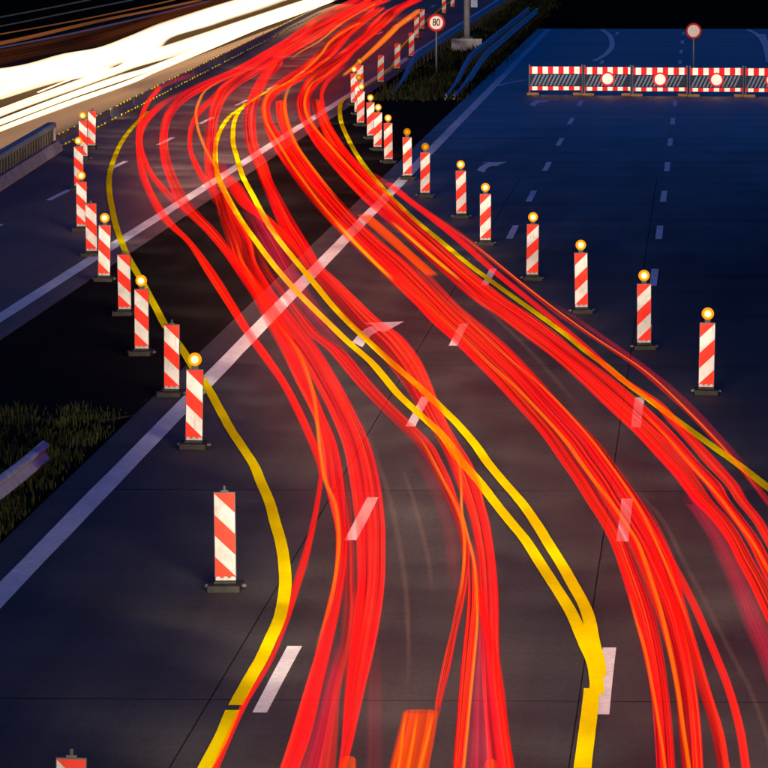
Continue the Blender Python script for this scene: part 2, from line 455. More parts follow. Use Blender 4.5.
# yellow temporary tape
TAPES = {
 'left': [(148, 111), (141, 118), (131, 129), (121, 143), (113.5, 160), (109.2, 177), (109.8, 195), (112.5, 210), (116, 226), (121.8, 242), (127, 255), (141, 280), (150, 297), (157, 310), (165.5, 326), (179, 344.5), (187, 357), (195, 370), (204, 382), (212, 395), (219, 408), (226, 421), (231, 430), (241, 445), (254.5, 466), (260, 480), (269.5, 502), (275, 522), (281, 543), (284.3, 564), (285.3, 585), (282.5, 606), (279, 620), (270.5, 639), (261.5, 658.5), (250.3, 678), (235.5, 705)],
 'left_piece': [(232.6, 710), (222, 735.6), (205, 768), (194, 790), (180, 815)],
 'pair_left': [(330, 57), (306, 74), (284, 84), (262, 94), (253, 100), (241, 108), (230, 116), (222, 127), (216, 143), (215.6, 164), (219.3, 181), (226.5, 195), (229, 200), (241.5, 221), (256.5, 242), (271.7, 262.5), (289, 283), (309, 304), (330.5, 325), (347, 341), (371, 362), (384, 377), (398, 394), (420, 414.6), (442, 435), (461, 461), (479.5, 482), (495, 502.5), (511.5, 523), (525.5, 540), (541.5, 565), (550.5, 579), (571, 612), (585.5, 645), (593, 662), (596.5, 680), (596.5, 694)],
 'pair_right': [(246, 103), (238.5, 112), (234, 122.5), (233, 143), (236, 154), (242, 174.6), (252.5, 195), (266.5, 221), (280.5, 242), (297, 262.5), (314, 283), (331, 304), (346, 320), (368, 341), (390.5, 361.7), (415, 383), (437.5, 404), (458.5, 425), (475.5, 445), (486.5, 461), (503.5, 481.7), (521.5, 502.5), (536, 523), (549.5, 545), (562, 565), (570, 579), (587, 612), (594, 645), (598.5, 662), (599, 676)],
 'stub': [(592, 688), (589.5, 712), (586, 740), (582.5, 768), (580, 800)],
 'right': [(351, 97.2), (345, 98.5), (340.5, 104), (340, 114.6), (342, 125), (351.8, 146), (361, 161), (377, 181.5), (396, 202), (418, 222.5), (443, 243), (468, 264), (492.5, 282), (536, 313), (565, 334), (591, 355), (608, 367), (625, 381.7), (653, 402.5), (680.5, 423), (709.5, 444), (739, 465), (766, 486), (789, 504), (815, 526)],
 'right_far': [(355, 94), (365, 85.5), (377, 78.5), (393, 65), (400, 49), (408, 40), (422, 25), (436, 12.5), (442, 7.5), (450, 2), (460, -5)],
}
tz = 0.010
for k, p in TAPES.items():
    w = 0.146 if k != 'stub' else 0.165
    if k in ('right_far',): w = 0.13
    o = obj('yellow_tape', ribbon_px(p, w, tz), M['yellow'], road)
    tz += 0.0016

# ------------------------------------------------------------------ grass
def grass(name, region, n, hmin, hmax, wid, label):
    v, f = [], []
    for _ in range(n):
        x, y, k = region()
        h = random.uniform(hmin, hmax) * k
        a = random.uniform(0, 6.283); l = random.uniform(.1, .6) * h
        w = wid * random.uniform(.6, 1.3)
        wa = random.uniform(-.9, .9)
        dx, dy = math.cos(wa) * w, math.sin(wa) * w
        i = len(v)
        bx, by = math.cos(a) * l, math.sin(a) * l
        v += [(x - dx, y - dy, -.04), (x + dx, y + dy, -.04), (x - dx*.7 + bx*.35, y - dy*.7 + by*.35, h*.6), (x + dx*.7 + bx*.35, y + dy*.7 + by*.35, h*.6), (x + bx, y + by, h)]
        f += [[i, i+1, i+3, i+2], [i+2, i+3, i+4]]
    o = obj(name, mesh_from(v, f, name), M['grass'])
    tag(o, label, 'grass', kind='stuff')
clumps = [(random.uniform(EDGE_M + .3, EDGE_R - .35), random.uniform(62, 108), random.uniform(.3, 1.3)) for _ in range(120)]
clumps += [(random.uniform(-9.6, EDGE_R - .25), random.uniform(82, 108), random.uniform(.4, .9)) for _ in range(45)]
def near_region():
    c = random.choice(clumps)
    x = c[0] + random.gauss(0, .16); y = c[1] + random.gauss(0, .5)
    return min(x, EDGE_R - .06), y, c[2]
grass('grass', near_region, 9000, .03, .17, .009, 'dark tufted grass at the end of the paved median crossover')
fclumps = [(random.uniform(EDGE_M + .6, EDGE_R - .25), 257 + random.random() ** 1.5 * 190, random.uniform(.3, 1.1)) for _ in range(260)]
def far_region():
    c = random.choice(fclumps)
    return c[0] + random.gauss(0, .22), c[1] + random.gauss(0, 1.5), c[2]
grass('grass', far_region, 9000, .10, .38, .022, 'dim grass on the far median between the guard rails')

# ------------------------------------------------------------------ guard rails
WPROF = [(0.0, .155), (.035, .135), (.075, .115), (.080, .075), (.035, .045), (.012, .0), (.035, -.045), (.080, -.075), (.075, -.115), (.035, -.135), (0.0, -.155)]
def w_beam(path, side):
    """W profile swept along [(x,y,zc)], bulging to +x*side"""
    v, f = [], []
    n = len(WPROF)
    for i, p in enumerate(path):
        a = Vector(path[max(0, i-1)]); b = Vector(path[min(len(path)-1, i+1)])
        d = b - a; d.z = 0; d.normalize(); nrm = Vector((d.y, -d.x, 0)) * side
        for (o_, z_) in WPROF: v.append((p[0] + nrm.x*o_, p[1] + nrm.y*o_, p[2] + z_))
        for (o_, z_) in WPROF: v.append((p[0] + nrm.x*(o_-.012), p[1] + nrm.y*(o_-.012), p[2] + z_))
    m = 2*n
    for i in range(len(path)-1):
        for j in range(n-1):
            a = i*m + j; f.append([a, a+1, a+m+1, a+m])
            a = i*m + n + j; f.append([a+1, a, a+m, a+m+1])
    for e in (0, len(path)-1):
        for j in range(n-1):
            a = e*m + j; f.append([a, a+1, a+n+1, a+n])
    return mesh_from(v, f, 'w_beam', True)
def post_mesh(h, parent_z=0):
    bm = bmesh.new(); add_box(bm, -.05, .05, -.03, .03, -.25, h); return bm_mesh(bm)
def guard_rail(label, path, side, mat, every=4.0, group=None):
    base = Vector((path[0][0], path[0][1], 0))
    t = thing('guard_rail', label, 'guard rail', base, group=group)
    rel = [(p[0]-base.x, p[1]-base.y, p[2]) for p in path]
    obj('rail_beam', w_beam(rel, side), mat, t)
    me = post_mesh(.62)
    me.materials.append(M['rubber'])
    L = 0.0; nxt = 1.0
    for a, b in zip(rel[:-1], rel[1:]):
        seg = math.dist(a[:2], b[:2])
        while nxt <= L + seg:
            u = (nxt - L) / seg
            z = a[2] + (b[2]-a[2])*u
            if z > .4:
                o = obj('rail_post', me, None, t); o.location = (a[0]+(b[0]-a[0])*u - .06*side, a[1]+(b[1]-a[1])*u, z - .60 - .03)
            nxt += every
        L += seg
    return t
def ramp_path(x_lo, x_hi, y0, y1, ramp, zlo=.02, zhi=.59, up=True, step=3):
    pts = []
    y = y0
    while y <= y1 + .01:
        u = min(1, (y - y0) / ramp) if up else min(1, (y1 - y) / ramp)
        u = max(0, u); su = u*u*(3-2*u)
        pts.append((x_lo + (x_hi - x_lo)*su, y, zlo + (zhi - zlo)*su))
        y += step
    return pts
guard_rail('blue-grey guard rail rising from the ground beside the 80 sign', ramp_path(-11.45, -11.95, 259, 600, 38), 1, M['steel'])
guard_rail('blue-grey guard rail at right of the far median, left of a twin', ramp_path(-9.35, -9.65, 256, 392, 40), 1, M['steel'])
guard_rail('outermost blue-grey guard rail beside the blue closed carriageway', ramp_path(-9.05, -9.12, 256, 388, 46), 1, M['steel'])
guard_rail('short pale guard rail dipping into grass at the left edge', ramp_path(-9.2, -9.05, 60, 98.2, 26, zlo=.20, zhi=.60, up=False, step=2), 1, M['steel'])
guard_rail('far dark guard rail beyond the white headlight streaks', ramp_path(-35.2, -35.2, 180, 600, 1, zlo=.6, step=12), 1, M['signblack'], 5000)

# ------------------------------------------------------------------ concrete barrier at the left
pA, pB = at(-60, 222), at(51.5, 150.5)
t = thing('concrete_barrier', 'grey ribbed concrete barrier ending beside the left beacons', 'barrier', (pB.x, pB.y, 0))
dv = (pA - pB); L = dv.length; t.rotation_euler = (0, 0, math.atan2(dv.y, dv.x))   # local +x runs from the far end towards the camera
def prism_x(prof, x0, x1):
    n = len(prof)
    v = [(x0, p[0], p[1]) for p in prof] + [(x1, p[0], p[1]) for p in prof]
    f = [[i, (i+1) % n, (i+1) % n + n, i+n] for i in range(n)] + [list(range(n))[::-1], list(range(n, 2*n))]
    me = mesh_from(v, f); bm = bmesh.new(); bm.from_mesh(me); bmesh.ops.recalc_face_normals(bm, faces=bm.faces); bm.to_mesh(me); bm.free()
    return me
obj('toe', prism_x([(.34, 0), (.34, .07), (.20, .30), (-.20, .30), (-.34, .07), (-.34, 0)], 0, L), M['concrete'], t)
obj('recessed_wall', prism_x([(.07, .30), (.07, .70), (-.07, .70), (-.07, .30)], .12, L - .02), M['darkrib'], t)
obj('cap', prism_x([(.15, .70), (.15, .80), (.11, .84), (-.11, .84), (-.15, .80), (-.15, .70)], -.02, L), M['concrete'], t)
obj('end_post', prism_x([(.13, .303), (.13, .698), (-.13, .698), (-.13, .303)], 0, .115), M['concrete'], t)
bm = bmesh.new(); add_box(bm, -.05, .05, .072, .115, .302, .698); rib = bm_mesh(bm); rib.materials.append(M['ribconcrete'])
x = 1.0
while x < L:
    o = obj('rib', rib, None, t); o.location = (x, 0, 0); x += 1.15
bm = bmesh.new(); add_box(bm, -.05, .05, -.115, -.072, .302, .698); ribb = bm_mesh(bm)

# ------------------------------------------------------------------ low steel guide wall with yellow reflectors
def low_wall():
    P0, P1 = at(54, 147.5), at(318, 13)
    t = thing('low_guide_wall', 'low grey steel wall with yellow reflector dashes beside the red streaks', 'barrier', (P0.x, P0.y, 0))
    d = P1 - P0; L = d.length; t.rotation_euler = (0, 0, math.atan2(d.y, d.x))
    x, k = 0.0, 0
    while x < L - 4:
        w = 11.9
        obj('wall_segment', prism_x([(.17, 0), (.17, .05), (.05, .12), (.05, .32), (-.05, .32), (-.05, .12), (-.17, .05), (-.17, 0)], x, min(L, x + w)), M['darksteel'], t)
        x += 12.0
    bm = bmesh.new(); add_box(bm, -.36, .36, -.012, .012, 0, .055); me = bm_mesh(bm); me.materials.append(M['yellow_dull'])
    x = .6; k = 0
    while x < L:
        for (oy, oz, jump) in ((-.185, .012, .10), (-.03, .325, .32)):
            if random.random() > jump:
                o = obj('reflector', me, None, t)
                o.location = (x + random.uniform(-.25, .25), oy, oz); o.rotation_euler = (0, 0, random.uniform(-.02, .02))
                s = random.uniform(.6, 1.25); o.scale = (s, 1, random.uniform(.6, 1.2))
        x += 1.55 + 0.004 * x
low_wall()

# ------------------------------------------------------------------ beacons (striped delineator panels)
def clip_half(poly, a, b, c):
    """keep a*x + b*y + c >= 0"""
    out = []
    for i in range(len(poly)):
        p, q = poly[i], poly[(i+1) % len(poly)]
        fp = a*p[0] + b*p[1] + c; fq = a*q[0] + b*q[1] + c
        if fp >= 0: out.append(p)
        if (fp >= 0) != (fq >= 0):
            u = fp / (fp - fq); out.append((p[0] + (q[0]-p[0])*u, p[1] + (q[1]-p[1])*u))
    return out
def stripe_mesh(mirror):
    W, Z0, Z1 = .236, .15, 1.13
    v, f, mi = [], [], []
    for k in range(-1, 5):
        lo, hi = 0.005 + .25*(k-1), 0.005 + .25*k            # t along the left edge (0 at the top), right edge is .23 lower
        rect = [(0, 0), (1, 0), (1, 1), (0, 1)]
        poly = clip_half(rect, -.23, 1, -lo)
        if len(poly) >= 3: poly = clip_half(poly, .23, -1, hi)
        if len(poly) < 3: continue
        i = len(v)
        for (u, tt) in poly:
            uu = 1-u if mirror else u
            v.append(((uu-.5)*W, -.0285, Z1 - tt*(Z1-Z0)))
        idx = list(range(i, i+len(poly)))
        f.append(idx if mirror else idx[::-1]); mi.append(1 if k % 2 == 0 else 0)
    me = mesh_from(v, f, 'stripes')
    me.materials.append(M['sheet_white']); me.materials.append(M['sheet_red'])
    for p, m in zip(me.polygons, mi): p.material_index = m
    bm = bmesh.new(); bm.from_mesh(me)
    for fc in bm.faces:
        fc.normal_update()
        if fc.normal.y > 0: fc.normal_flip()
    bm.to_mesh(me); bm.free()
    return me
def build_beacon_meshes():
    d = {}
    bm = bmesh.new()
    add_box(bm, -.19, .19, -.38, .38, 0, .085, .02)
    add_box(bm, -.13, .13, -.14, .14, .08, .115, .012)
    d['base'] = bm_mesh(bm)
    bm = bmesh.new()
    add_box(bm, .185, .245, -.05, .05, .03, .075, .015)
    d['grip'] = bm_mesh(bm)
    bm = bmesh.new()
    for x in (-.085, 0, .085): add_box(bm, x-.025, x+.025, -.03, .03, .10, .16, .006)
    add_box(bm, -.118, .118, -.016, .016, .10, .15)
    d['foot_socket'] = bm_mesh(bm)
    bm = bmesh.new()
    add_box(bm, -.127, .127, -.026, .026, .14, 1.145, .008)
    d['board'] = bm_mesh(bm)
    bm = bmesh.new()
    add_box(bm, -.045, .045, -.02, .02, 1.135, 1.165, .006)
    add_cyl(bm, (0, 0, 1.185), .018, .06, seg=10)
    d['lamp_mount'] = bm_mesh(bm)
    bm = bmesh.new()                      # lamp: housing ring, convex lens, rim
    add_cyl(bm, (0, .0, 1.285), .098, .05, 'Y', 24)
    add_box(bm, -.05, .05, -.035, .045, 1.165, 1.215, .01)
    d['lamp'] = bm_mesh(bm)
    def dome(r, depth, y):
        v, f = [], []
        rings, seg = 5, 24
        for i in range(rings):
            a = i / (rings-1) * math.pi/2
            for j in range(seg):
                b = 2*math.pi*j/seg
                v.append((r*math.cos(a)*math.cos(b) if i < rings-1 else 0.0008*math.cos(b), y - depth*math.sin(a), 1.285 + (r*math.cos(a)*math.sin(b) if i < rings-1 else 0.0008*math.sin(b))))
        for i in range(rings-1):
            for j in range(seg):
                f.append([i*seg+j, i*seg+(j+1) % seg, (i+1)*seg+(j+1) % seg, (i+1)*seg+j])
        f.append([(rings-1)*seg+j for j in range(seg)])
        return mesh_from(v, f, 'dome', True)
    d['lens'] = dome(.098, .050, -.027)
    return d
BM = build_beacon_meshes()
ST = {'\\': stripe_mesh(False), '/': stripe_mesh(True)}
ST_DIMMED = ST['\\'].copy(); ST_DIMMED.materials[0] = M['sheet_white_dimmed']; ST_DIMMED.materials[1] = M['sheet_red_dimmed']
for k, m in (('base', 'rubber'), ('grip', 'plastic'), ('foot_socket', 'greypl'), ('board', 'plastic'), ('lamp_mount', 'plastic'), ('lamp', 'plastic')):
    BM[k].materials.append(M[m])
LENS = {}
for st_ in ('hot', 'dim'):
    a = BM['lens'].copy(); a.materials.clear(); a.materials.append(M['lamp_hot' if st_ == 'hot' else 'lamp_dim'])
    LENS[st_] = a
def beacon(px, py, lean, lamp, label, group, dimmed=False):
    p = at(px, py)
    t = thing('warning_beacon', label, 'beacon', p, random.uniform(-.06, .06) + (.05 if lean == '/' else -.05), group)
    t.rotation_euler.y = random.uniform(-.022, .022)
    b = obj('base', BM['base'], None, t); obj('grip', BM['grip'], None, b); obj('grip', BM['grip'], None, b).rotation_euler = (0, 0, math.pi)
    obj('foot_socket', BM['foot_socket'], None, t)
    o = obj('board', BM['board'], None, t); obj('striped_sheet', ST_DIMMED if dimmed else ST[lean], None, o)
    o2 = obj('lamp_mount', BM['lamp_mount'], None, t)
    if lamp:
        l = obj('lamp', BM['lamp'], None, t)
        obj('lens', LENS[lamp], None, l)
    return t
ORD = ['nearest', 'second nearest', 'third', 'fourth', 'fifth', 'sixth', 'seventh', 'eighth', 'ninth', 'tenth', 'eleventh', 'twelfth', 'thirteenth', 'fourteenth', 'fifteenth', 'sixteenth', 'seventeenth', 'eighteenth', 'nineteenth', 'twentieth', 'twenty-first', 'twenty-second']
LEFT = [(70, 897, None), (226, 590, None), (194, 448, 'hot'), (172, 396, None), (142, 355, 'hot'), (125, 315, None), (104, 281, 'hot'), (92, 256, None), (82, 231, 'hot'), (79, 190, 'hot'), (83.5, 160, 'hot'), (91.5, 149, None)]
RIGHT = [(706, 394, 'hot'), (644, 349, 'hot'), (581.5, 313, 'hot'), (532, 280, 'hot'), (485.5, 245, 'hot'), (461.5, 218, 'hot'), (425, 197, 'dim'), (407.5, 179.5, 'dim'), (388.5, 163, 'hot'), (377.5, 150.5, 'hot'), (371, 139, 'hot'), (360.5, 126, 'hot'), (358, 115, 'dim'), (354.3, 105.5, 'hot'), (360.5, 96, 'dim'), (380.5, 84.5, None), (397, 71, None), (411.5, 58.5, None), (416.5, 40, None), (422, 31, None), (444, 15, None), (452.5, 8.5, None)]
def lampword(l): return {'hot': 'with a glowing lamp', 'dim': 'with a dim amber lamp', None: 'without a lamp'}[l]
LSPEC = {0: 'red and white beacon cut off by the bottom left edge', 1: 'lone striped beacon without a lamp, by the yellow tape bend'}
for i, (x, y, l) in enumerate(LEFT):
    beacon(x, y, '\\', l, LSPEC.get(i, 'red and white beacon %s, %s in the left row' % (lampword(l), ORD[i])), 'beacons in the left row', i < 2)
for i, (x, y, l) in enumerate(RIGHT):
    lab = 'red and white beacon %s, %s in the right row' % (lampword(l), ORD[i])
    if i >= 15: lab = 'lampless red and white beacon beyond the glowing ones, %s of its line' % ['first', 'second', 'third', 'fourth', 'fifth', 'sixth', 'seventh'][i-15]
    beacon(x, y, '/', l, lab, 'beacons in the right row')

# ------------------------------------------------------------------ barrier boards across the closed carriageway
def box_mesh(*a, mat=None):
    bm = bmesh.new(); add_box(bm, *a); me = bm_mesh(bm)
    if mat: me.materials.append(mat)
    return me
def disc_parts(parent, r, y, z, mw, mr, name='disc_sign'):
    bm = bmesh.new(); add_cyl(bm, (0, y + .006, z), r, .012, 'Y', 40); me = bm_mesh(bm); me.materials.append(M['signred'] if mr is None else mr)
    o = obj(name, me, None, parent)
    bm = bmesh.new(); add_cyl(bm, (0, y - .003, z), r*.76, .006, 'Y', 40); me = bm_mesh(bm); me.materials.append(mw)
    obj('sign_face', me, None, o)
    return o
BOARDS = [(529.5, 582, 90.3, False), (584.5, 630.5, 90.8, True), (633, 687, 91.4, True), (690, 743, 91.8, True), (745.5, 799, 92.2, True)]
BL = ['striped barrier board without a disc, leftmost of its line', 'narrow striped barrier board, second from left, with round white disc', 'striped barrier board in the middle of the line, with round disc', 'striped barrier board below the tall post sign, with white disc', 'striped barrier board cut off by the right picture edge']
for (xa, xb, yb, disc), lab in zip(BOARDS, BL):
    ybase = yb + 4.5
    a, b = at(xa, ybase), at(xb, ybase)
    c = (a + b) / 2; W = (b - a).length
    t = thing('barrier_board', lab, 'barrier', (c.x, c.y, 0), math.atan2((b-a).y, (b-a).x), 'barrier boards across the closed road')
    Z0, Z1 = .16, 1.06
    h = W/2
    obj('back_panel', box_mesh(-h, h, .0, .02, Z0, Z1, mat=M['navy']), None, t)
    n = 10 if W > 1.8 else 9
    for (za, zb_, nm) in ((Z1 - .28, Z1 - .015, 'top_band'), (Z0 + .012, Z0 + .15, 'bottom_band')):
        bm = bmesh.new()
        w = W / n
        for i in range(n + 1):
            x0 = max(-h + .01, -h + (i - .5)*w); x1 = min(h - .01, -h + (i + .5)*w)
            add_box(bm, x0, x1, -.006, -.002, za, zb_, mat=1 if i % 2 == 0 else 0)
        me = bm_mesh(bm); me.materials.append(M['board_white']); me.materials.append(M['board_red'])
        obj(nm, me, None, t)
    k = 0; x = -h + .03
    za, zb_ = Z0 + .18, Z1 - .31
    while x < h - .30:
        v = [(x, -.010, za), (x+.065, -.010, za), (x+.065+.20, -.010, zb_), (x+.20, -.010, zb_), (x, -.002, za), (x+.065, -.002, za), (x+.265, -.002, zb_), (x+.20, -.002, zb_)]
        me = mesh_from(v, [[0, 1, 2, 3], [0, 4, 5, 1], [1, 5, 6, 2], [2, 6, 7, 3], [3, 7, 4, 0]]); me.materials.append(M['greybar'])
        obj('diagonal_bar', me, None, t)
        x += .142
    for sx in (-1, 1):
        p = obj('post', box_mesh(sx*(h - .0) - .025, sx*(h - .0) + .025, .024, .07, .05, Z1 + .06, mat=M['darksteel']), None, t)
        obj('foot_plate', box_mesh(sx*(h-.12) - .22, sx*(h-.12) + .22, -.4, .45, 0, .09, mat=M['foot']), None, t)
    bm = bmesh.new()
    for i in range(6): add_cyl(bm, (-h + W*(i + .5)/6, .01, Z1 + .03), .012, .06, seg=8)
    me = bm_mesh(bm); me.materials.append(M['plastic']); obj('top_pins', me, None, t)
    if disc:
        disc_parts(t, .262, -.018, (Z0 + Z1)/2 - .0, M['board_white'], M['board_red'])

# ------------------------------------------------------------------ post signs
def text_mesh(s, size):
    cu = bpy.data.curves.new('digits', 'FONT'); cu.body = s; cu.align_x = 'CENTER'; cu.align_y = 'CENTER'; cu.size = size; cu.extrude = .002; cu.offset = .006
    o = bpy.data.objects.new('digits', cu); COL.objects.link(o)
    bpy.context.view_layer.update()
    me = bpy.data.meshes.new_from_object(o.evaluated_get(bpy.context.evaluated_depsgraph_get()))
    bpy.data.objects.remove(o); return me
def post_sign(px, py, zc, r, label, digits=None, face='signface'):
    p = at(px, py)
    t = thing('traffic_sign', label, 'traffic sign', (p.x, p.y, 0), -.03)
    bm = bmesh.new(); add_cyl(bm, (0, .04, (zc + .25)/2 - .15), .038, zc + .25 + .3, seg=14); me = bm_mesh(bm); me.materials.append(M['mast'] if digits else M['darksteel'])
    obj('post', me, None, t)
    d = disc_parts(t, r, -.012, zc, M[face], None, 'disc')
    if digits:
        me = text_mesh(digits, r*1.02)
        me.materials.clear(); me.materials.append(M['signblack'])
        o = obj('digits', me, None, d); o.location = (0, -.022, zc); o.rotation_euler = (math.pi/2, 0, 0); o.scale = (.86, 1.12, 1)
    for dz in (-.18, .18):
        obj('clamp', box_mesh(-.06, .06, -.002, .085, zc + dz - .02, zc + dz + .02, mat=M['darksteel']), None, t)
post_sign(436.3, 73, 2.07, .36, 'round speed limit sign reading 80 on a thin post', '80')
post_sign(693.5, 80, 1.95, .315, 'round faded no-entry-for-vehicles sign standing behind the barrier boards')

# gantry mast on its concrete block
p = at(467, 50.5)
t = thing('gantry_mast', 'thick steel mast on a concrete block in the far median', 'mast', (p.x, p.y, 0))
obj('foundation_block', box_mesh(-.7, .7, -.5, .5, -.03, .55, mat=M['concrete']), None, t)
bm = bmesh.new(); add_cyl(bm, (0, 0, 4.05), .15, 7.0, seg=20, r2=.13); me = bm_mesh(bm, smooth=False); me.materials.append(M['mast']); obj('pole', me, None, t)
bm = bmesh.new(); add_box(bm, -.28, .28, -.28, .28, .552, .59, .004)
for sx in (-.21, .21):
    for sy in (-.21, .21): add_cyl(bm, (sx, sy, .62), .02, .06, seg=8)
me = bm_mesh(bm); me.materials.append(M['darksteel']); obj('flange', me, None, t)
obj('side_plate', box_mesh(.18, .48, -.02, .02, 2.0, 2.62, mat=M['greybar']), None, t)

# ------------------------------------------------------------------ light streaks
TRAILS = {}
def stream(key, label, cat='light streak'):
    TRAILS[key] = thing('light_streak_bundle', label, cat, (0, 0, 0)); return TRAILS[key]
def streak(key, rows, mat, z=.80, b=.055, fade0=False, fade1=False, name='light_streak'):
    """rows (y, x_left, x_right) of the photo; swept as a tube of elliptical section at lamp height z"""
    rows = sorted(rows)
    rr = [(r[0], (r[1]+r[2])/2, r[2]-r[1]) for r in rows]
    sm = spline(rr, 5 if rows[-1][0] > 200 else 2.5)
    P, A, B = [], [], []
    for i, (y, xc, w) in enumerate(sm):
        p = at(xc, y, z); s = scale_at(p)
        j0, j1 = max(0, i-1), min(len(sm)-1, i+1)
        k = abs((sm[j1][1]-sm[j0][1]) / max(.01, sm[j1][0]-sm[j0][0]))
        w = max(w, 1.2)
        bb = min(b, .6*w/(2*s*max(k, .05)))
        a = math.sqrt(max((w/2)**2 - (bb*s*k)**2, (.015*s)**2)) / s
        P.append(p); A.append(a); B.append(bb)
    N = 10
    v, f, uvs = [], [], []
    cum = random.uniform(0, 400)
    fd = []; nP = len(P)
    for i, p in enumerate(P):
        d = P[min(i+1, len(P)-1)] - P[max(i-1, 0)]; d.z = 0; d.normalize()
        nrm = Vector((d.y, -d.x, 0))
        if nrm.x < 0: nrm = -nrm
        if i: cum += (P[i]-P[i-1]).length
        for j in range(N):
            a = 2*math.pi*(j+.5)/N
            v.append(p + nrm*(A[i]*math.cos(a)) + Vector((0, 0, B[i]*math.sin(a))))
            uvs.append((cum, .5 + .5*math.cos(a)))
            fv = 1.0
            if fade0: fv *= min(1.0, i / max(2.0, .22 * nP))
            if fade1: fv *= min(1.0, (nP - 1 - i) / max(2.0, .22 * nP))
            fd.append(fv)
    for i in range(len(P)-1):
        for j in range(N):
            f.append([i*N+j, i*N+(j+1) % N, (i+1)*N+(j+1) % N, (i+1)*N+j])
    me = mesh_from(v, f, 'streak', True)
    fa = me.attributes.new('fade', 'FLOAT', 'POINT'); fa.data.foreach_set('value', fd)
    uvl = me.uv_layers.new(name='trail')
    for lp in me.loops: uvl.data[lp.index].uv = uvs[lp.vertex_index]
    return obj(name, me, M[mat], TRAILS[key])
def line(key, pts, w, mat, z=.84, b=.03, fade=True):
    ys = [p[0] for p in pts]
    streak(key, [(y, x-w/2, x+w/2) for (y, x) in pts], mat, z, b, fade and min(ys) > 30, fade and max(ys) < 765)

stream('outer_left', 'thin red light streak sweeping closest to the left beacons')
A = [(88, 155, 163), (91, 153, 160), (101.7, 145, 151), (118, 138.7, 143.5), (133, 135.6, 140.5), (153.75, 136, 142), (174.6, 138.7, 147), (195.4, 147, 156), (220, 161, 172), (241.7, 185, 196.7-4), (273, 205, 216.5), (304, 225, 236), (335, 244.6, 255), (351, 256, 267), (382.5, 278.5, 288), (414, 295, 304.6), (445, 309, 318), (460, 315, 322), (472.5, 318.5, 323.5), (502, 314.6, 320.4), (537, 307, 314), (560, 300, 309), (589, 291, 300), (620, 284.5, 289.5), (660, 268, 273.5), (708, 239, 246), (768, 211, 219.5), (800, 197, 206)]
streak('outer_left', A, 'redline')
streak('outer_left', [(74, 185, 205), (81, 169, 180), (88, 155, 163)], 'crimson', fade0=True)
streak('outer_left', [(90, 182, 200), (93, 177, 190), (101.7, 160.6, 171), (112, 148, 158.5), (122.5, 141, 149), (133, 138.7, 144), (143, 137.7, 143), (156, 139.75, 146), (174.6, 148, 155), (189, 158.5, 168), (206, 174, 183.5), (216, 184, 193)], 'redline', fade0=True, fade1=True)

stream('left_lane', 'red light streaks fanning out at the bottom left of centre')
C = [(0, 350, 373), (10, 327, 356), (21, 309, 332), (42, 280, 298), (52, 262, 280), (69, 232, 252), (81, 204, 225), (91, 183.5, 204), (101.7, 172, 185.6), (112, 165, 176), (122.5, 161, 170), (143, 159, 168), (164, 161.6, 172), (185, 169, 181), (206, 179, 194), (231, 204, 217.5), (252, 221.7, 234), (273, 236, 253), (294, 250, 268), (320, 263, 285), (351, 280.6, 300), (382.5, 296, 313), (414, 312, 325), (445, 321, 338), (480, 324, 345), (522.5, 334, 347), (543, 335.5, 349), (575, 333.5, 346), (608, 326, 341), (650, 316, 331.6), (691, 303.5, 322), (733, 291, 312), (768, 279.6, 300), (800, 268, 289)]
streak('left_lane', C, 'redclear')
line('left_lane', [(300, 262), (325, 278), (351, 297.5), (372, 307), (403, 315), (445, 319.5), (480, 325), (502, 334.5), (522, 338), (543, 339), (574, 336), (606, 330), (629, 322.5), (655, 314)], 4.5, 'orange')
streak('left_lane', [(460, 320, 344), (491, 331, 352), (522.5, 340, 354), (554, 343, 356), (585, 343, 356), (608, 342, 358), (650, 338, 352), (691, 326, 342), (733, 313, 340), (768, 301, 338), (800, 292, 335)], 'redsoft', fade0=True)
streak('left_lane', [(640, 333, 349), (691, 322, 340), (733, 311, 333), (768, 300, 326), (800, 290, 318)], 'crimson', fade0=True)

stream('main_left', 'broad red light streak just left of the twin yellow tapes')
D = [(0, 366, 392), (10, 345, 369), (21, 325, 348), (42, 291, 313), (52, 275, 296), (60, 264, 284), (69, 248, 268), (77, 233.5, 254), (87, 219, 237.7), (101.7, 211.6, 225), (122.5, 206, 218), (143, 204, 217), (164, 204, 218), (174.6, 205, 221), (195, 212.7, 229), (220, 219, 241), (242, 227, 253), (262.5, 234, 258), (283, 244.6, 270), (294, 252, 277), (314.6, 264, 294), (335, 279, 310), (351, 294, 321), (382.5, 313, 340), (414, 329.6, 356.7), (445, 342, 371), (480, 349, 380.6), (522.5, 354, 386), (554, 355.5, 386.5), (585, 355.5, 385.5), (620, 351, 381), (650, 347.5, 375), (681, 344.5, 367.5), (712, 342.5, 360), (743, 341, 353), (768, 338, 346), (800, 333, 340)]
streak('main_left', D, 'redclear')
streak('main_left', [(640, 372, 382), (681, 367, 383), (730, 366, 384), (768, 365, 384), (800, 364, 384)], 'crimson_dim', fade0=True)
streak('main_left', [(560, 356, 372), (620, 352, 368), (681, 345, 362), (743, 340, 350)], 'redsoft', .86, .055, True, True)
streak('main_left', [(72, 243, 256), (81, 225, 237), (97.5, 209.5, 219), (106, 200, 209.5), (118, 192, 198), (133, 187.7, 193), (149.6, 187.7, 193), (164, 192, 199), (177, 198, 206.5), (189, 206, 216), (205, 214, 226)], 'redline', fade0=True, fade1=True)
line('main_left', [(64, 262), (72, 243), (81, 220), (91, 205), (101.7, 199), (112, 196), (129, 198), (143, 203), (154, 208), (168, 216), (190, 226), (215, 240)], 3.5, 'orange', b=.02)
